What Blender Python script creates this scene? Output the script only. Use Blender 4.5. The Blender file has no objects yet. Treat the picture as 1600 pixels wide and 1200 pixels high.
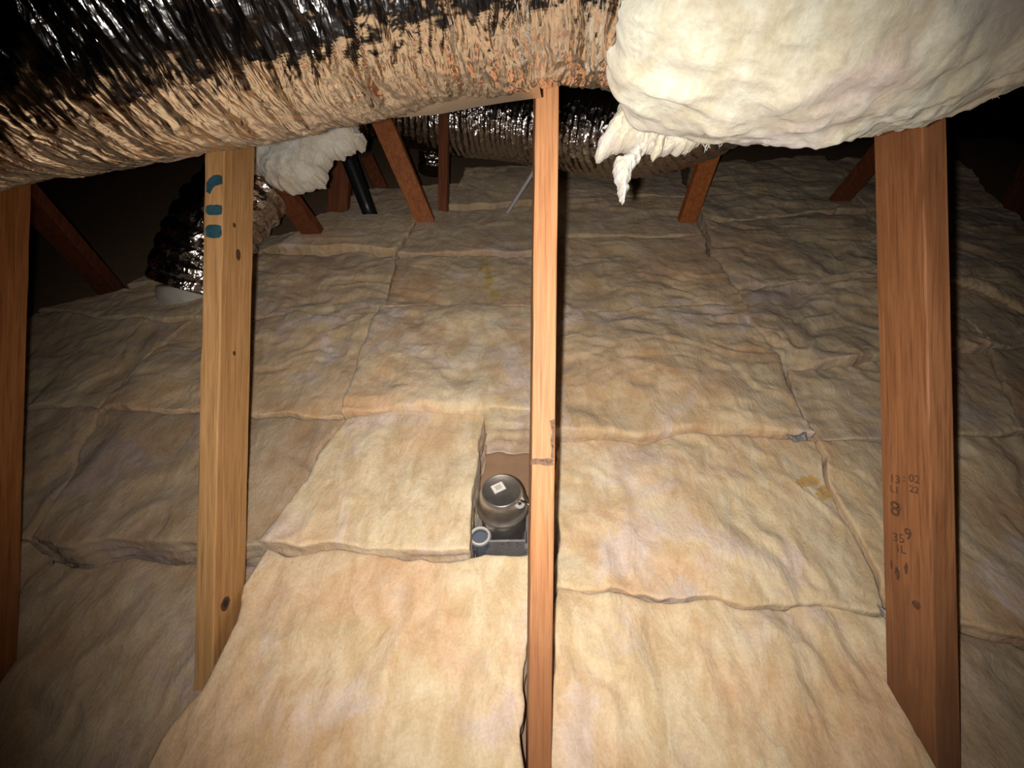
import bpy, math, random
import numpy as np
from mathutils import Vector, Matrix

S = bpy.context.scene
COL = S.collection
F = 750.0            # focal length in pixels of the 1600 px wide frame
CZ = 1.5             # height of the lens

# ------------------------------------------------------------------ camera, light, exposure
cam_d = bpy.data.cameras.new('camera'); cam = bpy.data.objects.new('camera', cam_d); COL.objects.link(cam)
cam_d.sensor_width = 36.0; cam_d.lens = 36.0 * F / 1600.0; cam_d.clip_start = 0.01
cam.location = (0, 0, CZ); cam.rotation_euler = (math.radians(90), 0, 0)
S.camera = cam

w = bpy.data.worlds.new('attic_dark'); S.world = w; w.use_nodes = True
w.node_tree.nodes['Background'].inputs[0].default_value = (0.9, 0.75, 0.6, 1)
w.node_tree.nodes['Background'].inputs[1].default_value = 0.002

fl_d = bpy.data.lights.new('phone_flash', 'SPOT'); fl = bpy.data.objects.new('phone_flash', fl_d); COL.objects.link(fl)
fl_d.energy = 51.0; fl_d.color = (1.0, 0.965, 0.925)
fl_d.spot_size = math.radians(115); fl_d.spot_blend = 1.0; fl_d.shadow_soft_size = 0.006
fl.location = (-0.022, 0.0, CZ - 0.004)
_t = Vector((0.06, 1.0, CZ - 0.04)) - fl.location
fl.rotation_euler = _t.to_track_quat('-Z', 'Y').to_euler()

S.view_settings.view_transform = 'Standard'; S.view_settings.look = 'None'
S.view_settings.gamma = 1.0; S.view_settings.use_curve_mapping = False
S.view_settings.exposure = 0.0

# ------------------------------------------------------------------ numpy noise
def _hash(ix, iy, iz, seed):
    h = (ix.astype(np.int64) * 374761393 + iy.astype(np.int64) * 668265263 + iz.astype(np.int64) * 2147483647 + seed * 974634777) & 0xFFFFFFFF
    h = ((h ^ (h >> 13)) * 1274126177) & 0xFFFFFFFF
    h = ((h ^ (h >> 16)) * 2246822519) & 0xFFFFFFFF
    h = h ^ (h >> 15)
    return (h & 0xFFFFFF) / float(0xFFFFFF) * 2 - 1

def vn(x, y, z=0.0, seed=0):
    x, y, z = np.broadcast_arrays(np.asarray(x, float), np.asarray(y, float), np.asarray(z, float))
    ix, iy, iz = np.floor(x), np.floor(y), np.floor(z)
    fx, fy, fz = x - ix, y - iy, z - iz
    fx = fx * fx * fx * (fx * (fx * 6 - 15) + 10); fy = fy * fy * fy * (fy * (fy * 6 - 15) + 10); fz = fz * fz * (3 - 2 * fz)
    r = 0
    for a in (0, 1):
        for b in (0, 1):
            for c in (0, 1):
                wgt = (fx if a else 1 - fx) * (fy if b else 1 - fy) * (fz if c else 1 - fz)
                r = r + wgt * _hash(ix + a, iy + b, iz + c, seed)
    return r

def fbm(x, y, z=0.0, seed=0, o=3, g=0.5):
    r = 0; a = 1.0; s = 1.0; t = 0
    for i in range(o):
        r = r + a * vn(np.asarray(x) * s, np.asarray(y) * s, np.asarray(z) * s, seed + i * 17)
        t += a; a *= g; s *= 2.03
    return r / t

# ------------------------------------------------------------------ placing
def P(px, py, d):
    return Vector(((px - 800) / F * d, d, CZ + (600 - py) / F * d))
TAN = 0.92                                   # the vaulted ceiling rises away from the lens
Z0 = CZ - 1.153
def fz(Y): return Z0 + TAN * Y               # height of the top of the insulation
def pf(px, py):                              # point of that slope -> (X, Y)
    d = 1.153 / ((py - 600) / F + TAN)
    return ((px - 800) / F * d, d)
SL = math.atan(TAN)
NRM = Vector((0, -math.sin(SL), math.cos(SL)))
UPS = Vector((0, math.cos(SL), math.sin(SL)))
THICK = 0.146

# ------------------------------------------------------------------ objects
def tag(o, label=None, cat=None, group=None, kind=None):
    if label: o['label'] = label
    if cat: o['category'] = cat
    if group: o['group'] = group
    if kind: o['kind'] = kind
    return o

def empty(name, loc, label, cat, group=None):
    o = bpy.data.objects.new(name, None); COL.objects.link(o); o.location = loc
    o.empty_display_size = 0.05
    return tag(o, label, cat, group)

def mesh_obj(name, verts, faces, m, parent=None, smooth=True, origin=None):
    verts = np.asarray(verts, float).reshape(-1, 3)
    if parent is not None: org = np.array(parent_world(parent))
    elif origin is not None: org = np.array(origin)
    else:
        mn, mx = verts.min(0), verts.max(0); org = np.array([(mn[0] + mx[0]) / 2, (mn[1] + mx[1]) / 2, mn[2]])
    loc = org
    if parent is not None:
        mn, mx = verts.min(0), verts.max(0); c = (mn + mx) / 2
        verts = verts - c
        loc = c - org
    else:
        verts = verts - org
    me = bpy.data.meshes.new(name)
    me.from_pydata(verts.tolist(), [], [tuple(int(i) for i in f) for f in faces])
    me.update()
    if smooth: me.polygons.foreach_set('use_smooth', [True] * len(me.polygons))
    me.materials.append(m)
    o = bpy.data.objects.new(name, me); COL.objects.link(o); o.location = loc
    if parent is not None: o.parent = parent
    return o

def parent_world(p):
    l = Vector((0, 0, 0))
    while p is not None:
        l = l + Vector(p.location); p = p.parent
    return l

def grid_faces(nu, nv, off=0, wrap_v=False, wrap_u=False):
    f = []
    for i in range(nu if wrap_u else nu - 1):
        i2 = (i + 1) % nu
        for j in range(nv if wrap_v else nv - 1):
            j2 = (j + 1) % nv
            f.append((off + i * nv + j, off + i2 * nv + j, off + i2 * nv + j2, off + i * nv + j2))
    return f

class MB:
    def __init__(s): s.v = []; s.f = []
    def add(s, v, f):
        o = len(s.v); s.v += [tuple(map(float, q)) for q in v]; s.f += [tuple(int(i) + o for i in q) for q in f]
    def box(s, c, ax, ay, az, bev=0.0):
        # box from centre and half axis vectors, chamfered along its long z edges
        c, ax, ay, az = Vector(c), Vector(ax), Vector(ay), Vector(az)
        if bev <= 0:
            vs = [c + ax * i + ay * j + az * k for k in (-1, 1) for j in (-1, 1) for i in (-1, 1)]
            s.add(vs, [(0, 1, 3, 2), (4, 6, 7, 5), (0, 4, 5, 1), (2, 3, 7, 6), (0, 2, 6, 4), (1, 5, 7, 3)]); return
        bx = bev / ax.length; by = bev / ay.length
        prof = [(-1, -1 + by), (-1 + bx, -1), (1 - bx, -1), (1, -1 + by), (1, 1 - by), (1 - bx, 1), (-1 + bx, 1), (-1, 1 - by)]
        vs = [c + ax * i + ay * j + az * k for k in (-1, 1) for (i, j) in prof]
        fs = [(i, (i + 1) % 8, 8 + (i + 1) % 8, 8 + i) for i in range(8)] + [tuple(range(7, -1, -1)), tuple(range(8, 16))]
        s.add(vs, fs)
    def tube(s, pts, rad, n=10, cap=True):
        pts = [Vector(p) for p in pts]
        if not hasattr(rad, '__len__'): rad = [rad] * len(pts)
        o = len(s.v); up = None
        for k, p in enumerate(pts):
            t = (pts[min(k + 1, len(pts) - 1)] - pts[max(k - 1, 0)]).normalized()
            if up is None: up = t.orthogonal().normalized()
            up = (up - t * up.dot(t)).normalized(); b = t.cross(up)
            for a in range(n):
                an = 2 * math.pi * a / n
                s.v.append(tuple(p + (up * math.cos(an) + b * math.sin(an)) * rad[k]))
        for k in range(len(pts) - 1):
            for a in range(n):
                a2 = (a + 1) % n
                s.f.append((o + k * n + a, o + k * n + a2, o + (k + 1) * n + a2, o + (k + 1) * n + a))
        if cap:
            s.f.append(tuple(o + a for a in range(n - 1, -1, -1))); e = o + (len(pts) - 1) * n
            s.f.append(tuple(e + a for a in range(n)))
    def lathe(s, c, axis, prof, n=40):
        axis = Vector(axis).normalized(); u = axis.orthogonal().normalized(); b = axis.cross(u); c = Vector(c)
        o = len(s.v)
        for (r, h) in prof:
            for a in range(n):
                an = 2 * math.pi * a / n
                s.v.append(tuple(c + axis * h + (u * math.cos(an) + b * math.sin(an)) * r))
        for k in range(len(prof) - 1):
            for a in range(n):
                a2 = (a + 1) % n
                s.f.append((o + k * n + a, o + k * n + a2, o + (k + 1) * n + a2, o + (k + 1) * n + a))
    def build(s, name, m, parent=None, smooth=False, origin=None):
        return mesh_obj(name, s.v, s.f, m, parent, smooth, origin)

# ------------------------------------------------------------------ materials
def newmat(name):
    m = bpy.data.materials.new(name); m.use_nodes = True
    nt = m.node_tree; b = nt.nodes['Principled BSDF']
    return m, nt, b
def N(nt, t, **k):
    n = nt.nodes.new(t)
    for a, v in k.items(): setattr(n, a, v)
    return n
def noise(nt, vec, scale, detail=4, rough=0.55, dist=0.0):
    n = N(nt, 'ShaderNodeTexNoise'); n.inputs['Scale'].default_value = scale; n.inputs['Detail'].default_value = detail
    n.inputs['Roughness'].default_value = rough; n.inputs['Distortion'].default_value = dist
    if vec is not None: nt.links.new(vec, n.inputs['Vector'])
    return n.outputs['Fac']
def ramp(nt, fac, stops):
    r = N(nt, 'ShaderNodeValToRGB'); e = r.color_ramp.elements
    e[0].position, e[0].color = stops[0][0], (*stops[0][1], 1)
    e[1].position, e[1].color = stops[-1][0], (*stops[-1][1], 1)
    for p, c in stops[1:-1]:
        q = e.new(p); q.color = (*c, 1)
    nt.links.new(fac, r.inputs[0]); return r.outputs[0]
def mix(nt, fac, a, b, mode='MIX'):
    m = N(nt, 'ShaderNodeMix', data_type='RGBA', blend_type=mode)
    for s, v in ((0, fac), (6, a), (7, b)):
        if hasattr(v, 'is_output'): nt.links.new(v, m.inputs[s])
        elif s == 0: m.inputs[0].default_value = v
        else: m.inputs[s].default_value = (*v, 1)
    return m.outputs[2]
def mapping(nt, scale, rot=(0, 0, 0), rnd=True):
    tc = N(nt, 'ShaderNodeTexCoord'); mp = N(nt, 'ShaderNodeMapping')
    mp.inputs['Scale'].default_value = scale; mp.inputs['Rotation'].default_value = rot
    nt.links.new(tc.outputs['Object'], mp.inputs['Vector'])
    if rnd:
        oi = N(nt, 'ShaderNodeObjectInfo'); mu = N(nt, 'ShaderNodeMath', operation='MULTIPLY'); mu.inputs[1].default_value = 37.0
        nt.links.new(oi.outputs['Random'], mu.inputs[0]); cb = N(nt, 'ShaderNodeCombineXYZ')
        for i in range(3): nt.links.new(mu.outputs[0], cb.inputs[i])
        nt.links.new(cb.outputs[0], mp.inputs['Location'])
    return mp.outputs['Vector']
def bump(nt, b, h, strength, dist, prev=None):
    n = N(nt, 'ShaderNodeBump'); n.inputs['Strength'].default_value = strength; n.inputs['Distance'].default_value = dist
    nt.links.new(h, n.inputs['Height'])
    if prev is not None: nt.links.new(prev, n.inputs['Normal'])
    nt.links.new(n.outputs[0], b.inputs['Normal']); return n.outputs[0]

def fibre_mat(name, cream, tan, pink, dirt, dirt_amt=0.5, tan_amt=0.5, stretch=(1.7, 0.8, 0.8), rot=(0, 0.5, 0.45), rel=1.0):
    m, nt, b = newmat(name)
    v = mapping(nt, stretch, rot); v1 = mapping(nt, (1, 1, 1))
    c = mix(nt, ramp_f(nt, noise(nt, v1, 3.6, 5, 0.58, 0.6), 0.52 - 0.16 * tan_amt, 0.66), cream, tan)
    c = mix(nt, ramp_f(nt, noise(nt, v1, 5.3, 4, 0.55, 0.8), 0.53, 0.68), c, pink)
    c = mix(nt, ramp_f(nt, noise(nt, v, 8.0, 6, 0.66, 0.9), 0.68 - 0.2 * dirt_amt, 0.88), c, dirt)
    # clumps of fibre: pale wisps, with warm tan shade painted between them
    wv = noise(nt, v, 13.0, 8, 0.62, 0.7)
    c = mix(nt, ramp_f(nt, wv, 0.33, 0.66), mix(nt, 1.0, c, (0.88, 0.80, 0.70), 'MULTIPLY'), mix(nt, 1.0, c, (1.07, 1.07, 1.09), 'MULTIPLY'))
    wf = noise(nt, v1, 190.0, 4, 0.7, 0.3)
    c = mix(nt, ramp_f(nt, wf, 0.3, 0.7), mix(nt, 1.0, c, (0.87, 0.85, 0.81), 'MULTIPLY'), c)
    nt.links.new(c, b.inputs['Base Color'])
    b.inputs['Roughness'].default_value = 1.0; b.inputs['Specular IOR Level'].default_value = 0.05
    b.inputs['Subsurface Weight'].default_value = 0.45; b.inputs['Subsurface Radius'].default_value = (1.0, 0.75, 0.5); b.inputs['Subsurface Scale'].default_value = 0.012
    b.inputs['Sheen Weight'].default_value = 0.15; b.inputs['Sheen Roughness'].default_value = 0.6
    ms = N(nt, 'ShaderNodeTexNoise'); ms.inputs['Scale'].default_value = 22.0; ms.inputs['Detail'].default_value = 7; ms.inputs['Roughness'].default_value = 0.6; ms.inputs['Distortion'].default_value = 0.9
    nt.links.new(v, ms.inputs['Vector'])
    rd = N(nt, 'ShaderNodeMath', operation='SUBTRACT'); nt.links.new(ms.outputs['Fac'], rd.inputs[0]); rd.inputs[1].default_value = 0.5
    ab = N(nt, 'ShaderNodeMath', operation='ABSOLUTE'); nt.links.new(rd.outputs[0], ab.inputs[0])
    p = bump(nt, b, ab.outputs[0], 0.32 * rel, 0.03)
    p = bump(nt, b, wv, 0.45 * rel, 0.014, p)
    p = bump(nt, b, noise(nt, v, 46.0, 6, 0.6, 0.8), 0.3 * rel, 0.005, p)
    bump(nt, b, wf, 0.35, 0.0018, p)
    return m
def ramp_f(nt, fac, a, b_):
    mr = N(nt, 'ShaderNodeMapRange', interpolation_type='SMOOTHSTEP'); mr.inputs['From Min'].default_value = a; mr.inputs['From Max'].default_value = b_
    nt.links.new(fac, mr.inputs['Value']); return mr.outputs[0]

M = {}
CREAM = (0.84, 0.69, 0.46); TANC = (0.79, 0.545, 0.335); PINK = (0.79, 0.645, 0.54); DIRT = (0.36, 0.27, 0.18)
M['batt_cream'] = fibre_mat('fibreglass_cream', CREAM, TANC, PINK, (0.56, 0.38, 0.23), 0.25, 0.55)
M['batt_tan'] = fibre_mat('fibreglass_tan', (0.78, 0.61, 0.39), (0.72, 0.48, 0.28), PINK, DIRT, 0.3, 0.9)
M['batt_yellow'] = fibre_mat('fibreglass_yellow_stained', (0.70, 0.50, 0.16), (0.66, 0.46, 0.16), PINK, DIRT, 0.1, 0.6)
M['batt_ochre'] = fibre_mat('fibreglass_ochre_stained', (0.76, 0.47, 0.16), (0.72, 0.44, 0.17), TANC, DIRT, 0.1, 0.6)
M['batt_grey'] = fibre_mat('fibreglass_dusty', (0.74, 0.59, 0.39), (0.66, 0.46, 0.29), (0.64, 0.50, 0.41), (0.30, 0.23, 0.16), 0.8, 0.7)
M['batt_dim'] = fibre_mat('fibreglass_flash_falloff', (0.58, 0.445, 0.295), (0.52, 0.355, 0.22), (0.49, 0.37, 0.32), (0.27, 0.20, 0.14), 0.6, 0.6)  # darker fibre mix for the outer batts: flash falloff painted into the colour
M['white'] = fibre_mat('fibreglass_white', (0.55, 0.53, 0.425), (0.54, 0.495, 0.41), (0.55, 0.485, 0.445), (0.66, 0.58, 0.48), 0.05, 0.3, rel=0.5)
M['white_grey'] = fibre_mat('fibreglass_greyish_white', (0.60, 0.58, 0.52), (0.57, 0.54, 0.47), (0.55, 0.53, 0.48), (0.5, 0.48, 0.42), 0.1, 0.3)

def wood_mat(name, light, dark, dirt=(0.06, 0.03, 0.015), dirt_amt=0.3, lowz=None, edge=0.0):
    m, nt, b = newmat(name)
    v = mapping(nt, (14, 14, 0.9)); v2 = mapping(nt, (5, 5, 2.5))
    g = noise(nt, v, 6.0, 5, 0.6, 0.6)
    c = mix(nt, ramp_f(nt, g, 0.35, 0.66), light, dark)
    gf = noise(nt, mapping(nt, (60, 60, 1.6)), 5.0, 3, 0.6, 0.2)
    c = mix(nt, ramp_f(nt, gf, 0.45, 0.8), c, tuple(q * 0.6 for q in dark))
    c = mix(nt, ramp_f(nt, noise(nt, v2, 3.0, 6, 0.65, 0.5), 0.78 - 0.25 * dirt_amt, 0.95), c, dirt)
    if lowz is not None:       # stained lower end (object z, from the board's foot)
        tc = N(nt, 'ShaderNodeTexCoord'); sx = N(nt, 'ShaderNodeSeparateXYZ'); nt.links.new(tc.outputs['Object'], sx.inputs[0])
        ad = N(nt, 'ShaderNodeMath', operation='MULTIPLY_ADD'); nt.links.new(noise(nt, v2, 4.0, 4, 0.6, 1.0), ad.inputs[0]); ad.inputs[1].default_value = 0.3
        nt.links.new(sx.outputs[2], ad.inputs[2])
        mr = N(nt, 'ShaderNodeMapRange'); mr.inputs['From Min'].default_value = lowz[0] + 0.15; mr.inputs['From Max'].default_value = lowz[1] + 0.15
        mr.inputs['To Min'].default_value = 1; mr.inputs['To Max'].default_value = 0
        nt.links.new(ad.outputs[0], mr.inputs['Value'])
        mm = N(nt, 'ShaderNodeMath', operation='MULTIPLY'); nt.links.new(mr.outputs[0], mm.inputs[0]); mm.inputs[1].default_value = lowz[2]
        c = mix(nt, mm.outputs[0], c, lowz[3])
    nt.links.new(c, b.inputs['Base Color']); b.inputs['Roughness'].default_value = 0.6
    b.inputs['Specular IOR Level'].default_value = 0.3
    bump(nt, b, gf, 0.35, 0.0012)
    return m
M['wood_left'] = wood_mat('pine_yellow', (0.50, 0.275, 0.11), (0.40, 0.20, 0.072), dirt_amt=0.6)
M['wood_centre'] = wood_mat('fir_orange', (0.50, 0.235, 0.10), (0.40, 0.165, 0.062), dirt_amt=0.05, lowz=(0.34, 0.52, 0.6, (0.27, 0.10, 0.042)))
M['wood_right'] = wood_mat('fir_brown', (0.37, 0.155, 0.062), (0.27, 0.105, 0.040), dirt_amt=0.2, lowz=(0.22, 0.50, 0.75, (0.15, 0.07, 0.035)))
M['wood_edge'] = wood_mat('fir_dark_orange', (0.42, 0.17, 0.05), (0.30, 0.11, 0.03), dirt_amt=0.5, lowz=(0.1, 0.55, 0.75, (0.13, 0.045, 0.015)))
M['wood_back'] = wood_mat('fir_red', (0.48, 0.16, 0.045), (0.34, 0.095, 0.025), dirt_amt=0.2)
M['wood_dark'] = wood_mat('fir_old_dark', (0.26, 0.085, 0.035), (0.17, 0.05, 0.02), dirt_amt=0.3)
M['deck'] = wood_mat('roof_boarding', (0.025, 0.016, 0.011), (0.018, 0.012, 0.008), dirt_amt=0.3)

def foil_mat(name, col, rough, scale, b1, b2, dist, strc=(1, 1, 1)):
    m, nt, b = newmat(name)
    b.inputs['Metallic'].default_value = 1.0; b.inputs['Base Color'].default_value = (*col, 1); b.inputs['Roughness'].default_value = rough
    tc = N(nt, 'ShaderNodeTexCoord'); mp = N(nt, 'ShaderNodeMapping'); nt.links.new(tc.outputs['Object'], mp.inputs['Vector'])
    mp.inputs['Scale'].default_value = strc
    vo = N(nt, 'ShaderNodeTexVoronoi', feature='F1'); vo.inputs['Scale'].default_value = scale
    nt.links.new(mp.outputs[0], vo.inputs['Vector'])
    p = bump(nt, b, vo.outputs['Distance'], b1, dist)
    bump(nt, b, noise(nt, mp.outputs[0], scale * 0.45, 3, 0.6, 1.0), b2, dist * 1.6, p)
    return m
M['foil'] = foil_mat('silver_foil', (0.80, 0.74, 0.70), 0.17, 40, 0.3, 0.45, 0.006, (3.0, .8, .8))
M['foil_dull'] = foil_mat('dull_foil', (0.62, 0.55, 0.46), 0.42, 30, 0.12, 0.3, 0.006)
M['foil_back'] = foil_mat('silver_foil_far', (0.72, 0.66, 0.62), 0.20, 30, 0.5, 0.7, 0.010)

def plain(name, col, rough=0.5, metal=0.0, var=0.15, scale=30, spec=0.4):
    m, nt, b = newmat(name); v = mapping(nt, (1, 1, 1))
    c = mix(nt, ramp_f(nt, noise(nt, v, scale, 4, 0.6, 0.5), 0.35, 0.7), col, tuple(q * (1 - var) for q in col))
    nt.links.new(c, b.inputs['Base Color']); b.inputs['Roughness'].default_value = rough; b.inputs['Metallic'].default_value = metal
    b.inputs['Specular IOR Level'].default_value = spec
    return m
M['drywall'] = plain('gypsum_board_brown', (0.36, 0.225, 0.135), 0.9, var=0.12)
M['can'] = plain('zinc_plated_steel', (0.50, 0.45, 0.40), 0.34, 0.85, 0.2, 40)
M['galv'] = plain('galvanised_sheet', (0.40, 0.38, 0.37), 0.45, 0.5, 0.2, 50)
M['grey_plastic'] = plain('grey_blue_plastic', (0.13, 0.15, 0.18), 0.5)
M['grey_light'] = plain('light_grey_zinc', (0.62, 0.59, 0.56), 0.4, 0.2)
M['offwhite'] = plain('off_white_plastic', (0.62, 0.58, 0.50), 0.5)
M['paper'] = plain('sticker_paper', (0.80, 0.76, 0.66), 0.6, var=0.05)
M['print'] = plain('sticker_print', (0.25, 0.22, 0.19), 0.7)
M['hole'] = plain('dark_hole', (0.02, 0.017, 0.015), 0.9)
M['blue'] = plain('teal_blue_spray', (0.016, 0.072, 0.095), 0.75, var=0.4, scale=120)
M['ink'] = plain('faded_brown_ink', (0.15, 0.07, 0.035), 0.85, var=0.5, scale=200)
M['burn'] = plain('dark_scorch', (0.20, 0.115, 0.07), 0.9, var=0.6, scale=150)
M['knot'] = plain('wood_knot', (0.10, 0.045, 0.02), 0.7, var=0.5, scale=150)
M['black_pipe'] = plain('black_plastic_pipe', (0.012, 0.012, 0.014), 0.35)
M['chrome'] = plain('bright_steel', (0.75, 0.72, 0.68), 0.2, 1.0)
M['yellow'] = plain('yellow_stain', (0.52, 0.36, 0.08), 0.95)

# ------------------------------------------------------------------ the shell of the attic
def slab(name, quad, m, th=0.02):
    q = [Vector(p) for p in quad]; n = (q[1] - q[0]).cross(q[3] - q[0]).normalized() * th
    mb = MB(); mb.add([*q, *[p - n for p in q]], [(0, 1, 2, 3), (7, 6, 5, 4), (0, 4, 5, 1), (1, 5, 6, 2), (2, 6, 7, 3), (3, 7, 4, 0)])
    return tag(mb.build(name, m), kind='structure')
DZ = THICK / math.cos(SL)
XL, XR = -3.4, 3.4
slab('floor', [(XL, -1.6, fz(-1.6) - DZ), (XR, -1.6, fz(-1.6) - DZ), (XR, 3.3, fz(3.3) - DZ), (XL, 3.3, fz(3.3) - DZ)], M['drywall'])
slab('ceiling', [(XL, -1.6, 2.55), (XL, 4.6, 4.9), (XR, 4.6, 4.9), (XR, -1.6, 2.55)], M['deck'])
zb = fz(-1.6) - DZ
slab('wall_back', [(XL, 4.6, zb), (XL, 4.6, 4.9), (XR, 4.6, 4.9), (XR, 4.6, zb)][::-1], M['deck'])
slab('wall_front', [(XL, -1.6, zb), (XL, -1.6, 2.55), (XR, -1.6, 2.55), (XR, -1.6, zb)], M['deck'])
slab('wall_left', [(XL, -1.6, zb), (XL, 4.6, zb), (XL, 4.6, 4.9), (XL, -1.6, 2.55)], M['deck'])
slab('wall_right', [(XR, -1.6, zb), (XR, -1.6, 2.55), (XR, 4.6, 4.9), (XR, 4.6, zb)], M['deck'])

# ------------------------------------------------------------------ insulation batts
def batt(corners, label, m='batt_cream', hoff=0.0, amp=1.0, seed=0, sag=0.0, rnd=0.010, thick=THICK, dirv=1.0, bulge=0.0, res=0.0062, wob=1.0, cat='insulation'):
    """corners: TL, TR, BR, BL on the slope, as (X, Y)"""
    TL, TR, BR, BL = [np.array(c, float) for c in corners]
    k = math.sqrt(1 + TAN * TAN)
    W = max(np.hypot(*((TR - TL) * [1, k])), np.hypot(*((BR - BL) * [1, k])))
    H = max(np.hypot(*((TL - BL) * [1, k])), np.hypot(*((TR - BR) * [1, k])))
    nu = max(12, int(W / res)); nv = max(12, int(H / res))
    def spacing(n, L):
        e = np.array([0, 0.0015, 0.004, 0.008, 0.013, 0.018]) / L
        mid = np.linspace(0.024 / L, 1 - 0.024 / L, n)
        return np.concatenate([e, mid, 1 - e[::-1]])
    su = spacing(nu, W); sv = spacing(nv, H)
    U, V = np.meshgrid(su, sv, indexing='ij')
    X = (BL[0] * (1 - U) + BR[0] * U) * (1 - V) + (TL[0] * (1 - U) + TR[0] * U) * V
    Y = (BL[1] * (1 - U) + BR[1] * U) * (1 - V) + (TL[1] * (1 - U) + TR[1] * U) * V
    de = np.minimum(np.minimum(U, 1 - U) * W, np.minimum(V, 1 - V) * H)
    # shared wobble of the borders so that neighbours follow one another
    wx = fbm(X * 7, Y * 9, 3.1, 5, 3) * 0.030 * wob; wy = fbm(X * 7, Y * 9, 8.7, 9, 3) * 0.022 * wob
    own = np.exp(-de / 0.03)
    wx = wx + own * fbm(X * 28, Y * 36, seed * 3.3, seed + 31, 2) * 0.004
    wy = wy + own * fbm(X * 28, Y * 36, seed * 5.3, seed + 47, 2) * 0.004
    # gap
    gx = np.where(U < 0.5, 1, -1) * 0.0012 * (np.minimum(U, 1 - U) * W < 0.001); gy = np.where(V < 0.5, 1, -1) * 0.0009 * (np.minimum(V, 1 - V) * H < 0.001)
    Xw = X + wx + gx; Yw = Y + wy + gy
    x, y = Xw, Yw * k
    q1 = fbm(x * 3.0, y * 3.0, seed * 1.7, seed + 3, 3); q2 = fbm(x * 3.0 + 9, y * 3.0, seed * 2.1, seed + 8, 3)
    h = 0.020 * amp * q1
    # long soft creases, running with or across the slope
    sx_, sy_ = (10.0, 3.5) if dirv > 0 else (4.6, 9.5)
    cr = fbm(x * sx_ + q2 * 2.4, y * sy_ + q1 * 2.4, seed * 0.9, seed + 12, 3)
    h += 0.0085 * amp * (0.5 - (np.sqrt(cr * cr + 0.004) * 1.9))
    h += 0.010 * amp * fbm(x * 7.5 + q2, y * 7.5, seed * 0.6, seed + 90, 2)
    cr2 = fbm(x * sx_ * 2.6 + q1 * 3.5, y * sy_ * 2.6 + q2 * 3.5, seed * 0.4, seed + 22, 3)
    msk = np.clip(0.35 + 1.6 * fbm(x * 4, y * 4, seed * 2.6, seed + 95, 2), 0.1, 1.2)
    h += 0.0034 * amp * msk * (0.5 - np.sqrt(cr2 * cr2 + 0.002) * 1.9)
    fl1 = fbm(x * 22 + q1 * 3, y * 22 + q2 * 3, seed * 1.1, seed + 101, 3)
    h += 0.0015 * amp * msk * (0.4 - np.sqrt(fl1 * fl1 + 0.001) * 1.9)
    h += 0.0016 * fbm(x * 60 + q1 * 5, y * 60, seed, seed + 44, 3)
    h += hoff + bulge * np.sin(np.pi * U) * np.sin(np.pi * V) - sag * (1 - V)
    r = rnd * (0.75 + 0.5 * fbm(x * 6, y * 6, 1.0, seed + 60, 2)); dd = np.clip(r - de, 0, None)
    h -= r - np.sqrt(np.clip(r * r - dd * dd, 0, None))
    top = np.stack([Xw - 0 * h, Yw - math.sin(SL) * h, fz(Yw) + math.cos(SL) * h], -1)
    n1, n2 = top.shape[:2]
    verts = [top.reshape(-1, 3)]; faces = grid_faces(n1, n2)
    # sides with layered fibre strata
    loop = [(i, 0) for i in range(n1)] + [(n1 - 1, j) for j in range(1, n2)] + [(i, n2 - 1) for i in range(n1 - 2, -1, -1)] + [(0, j) for j in range(n2 - 2, 0, -1)]
    li = np.array([i * n2 + j for i, j in loop]); lp = top.reshape(-1, 3)[li]
    out = np.array([((1 if i == n1 - 1 else 0) - (1 if i == 0 else 0), (1 if j == n2 - 1 else 0) - (1 if j == 0 else 0)) for i, j in loop], float)
    L = len(loop); off = n1 * n2; prev = li
    nr = np.array(NRM); up = np.array(UPS)
    steps = 16; hh = h.reshape(-1)[li]
    for s in range(1, steps + 1):
        t = s / steps; dep = (thick - 0.005 + hh) * t
        lay = vn(lp[:, 0] * 7, lp[:, 1] * 9, s * 0.9, seed + 70) * 0.006 + 0.0045 * vn(lp[:, 0] * 30, lp[:, 1] * 30, s * 1.9, seed + 75)
        lay = lay * min(1, s / 3) - 0.004 * t
        p = lp - dep[:, None] * nr + (out[:, 0] * lay)[:, None] * np.array([1, 0, 0]) + (out[:, 1] * lay)[:, None] * up
        verts.append(p); idx = np.arange(off, off + L); off += L
        for a in range(L):
            b2 = (a + 1) % L
            faces.append((prev[a], idx[a], idx[b2], prev[b2]))
        prev = idx
    faces.append(tuple(int(i) for i in prev))
    V3 = np.concatenate(verts)
    o = mesh_obj('insulation_batt', V3, [tuple(reversed(f)) for f in faces], M[m])
    # flip check: make the top face upwards
    me = o.data
    if me.polygons[len(me.polygons) // 3].normal.z < 0: me.flip_normals()
    return tag(o, label, cat)

B = []
def bt(pts, label, **k):
    k.setdefault('seed', len(B) + 1)
    cs = [p[1:] if p[0] == 'w' else pf(*p) for p in pts]
    B.append(batt(cs, label, **k)); return B[-1]
def Wd(x, y): return ('w', x, y)

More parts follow.
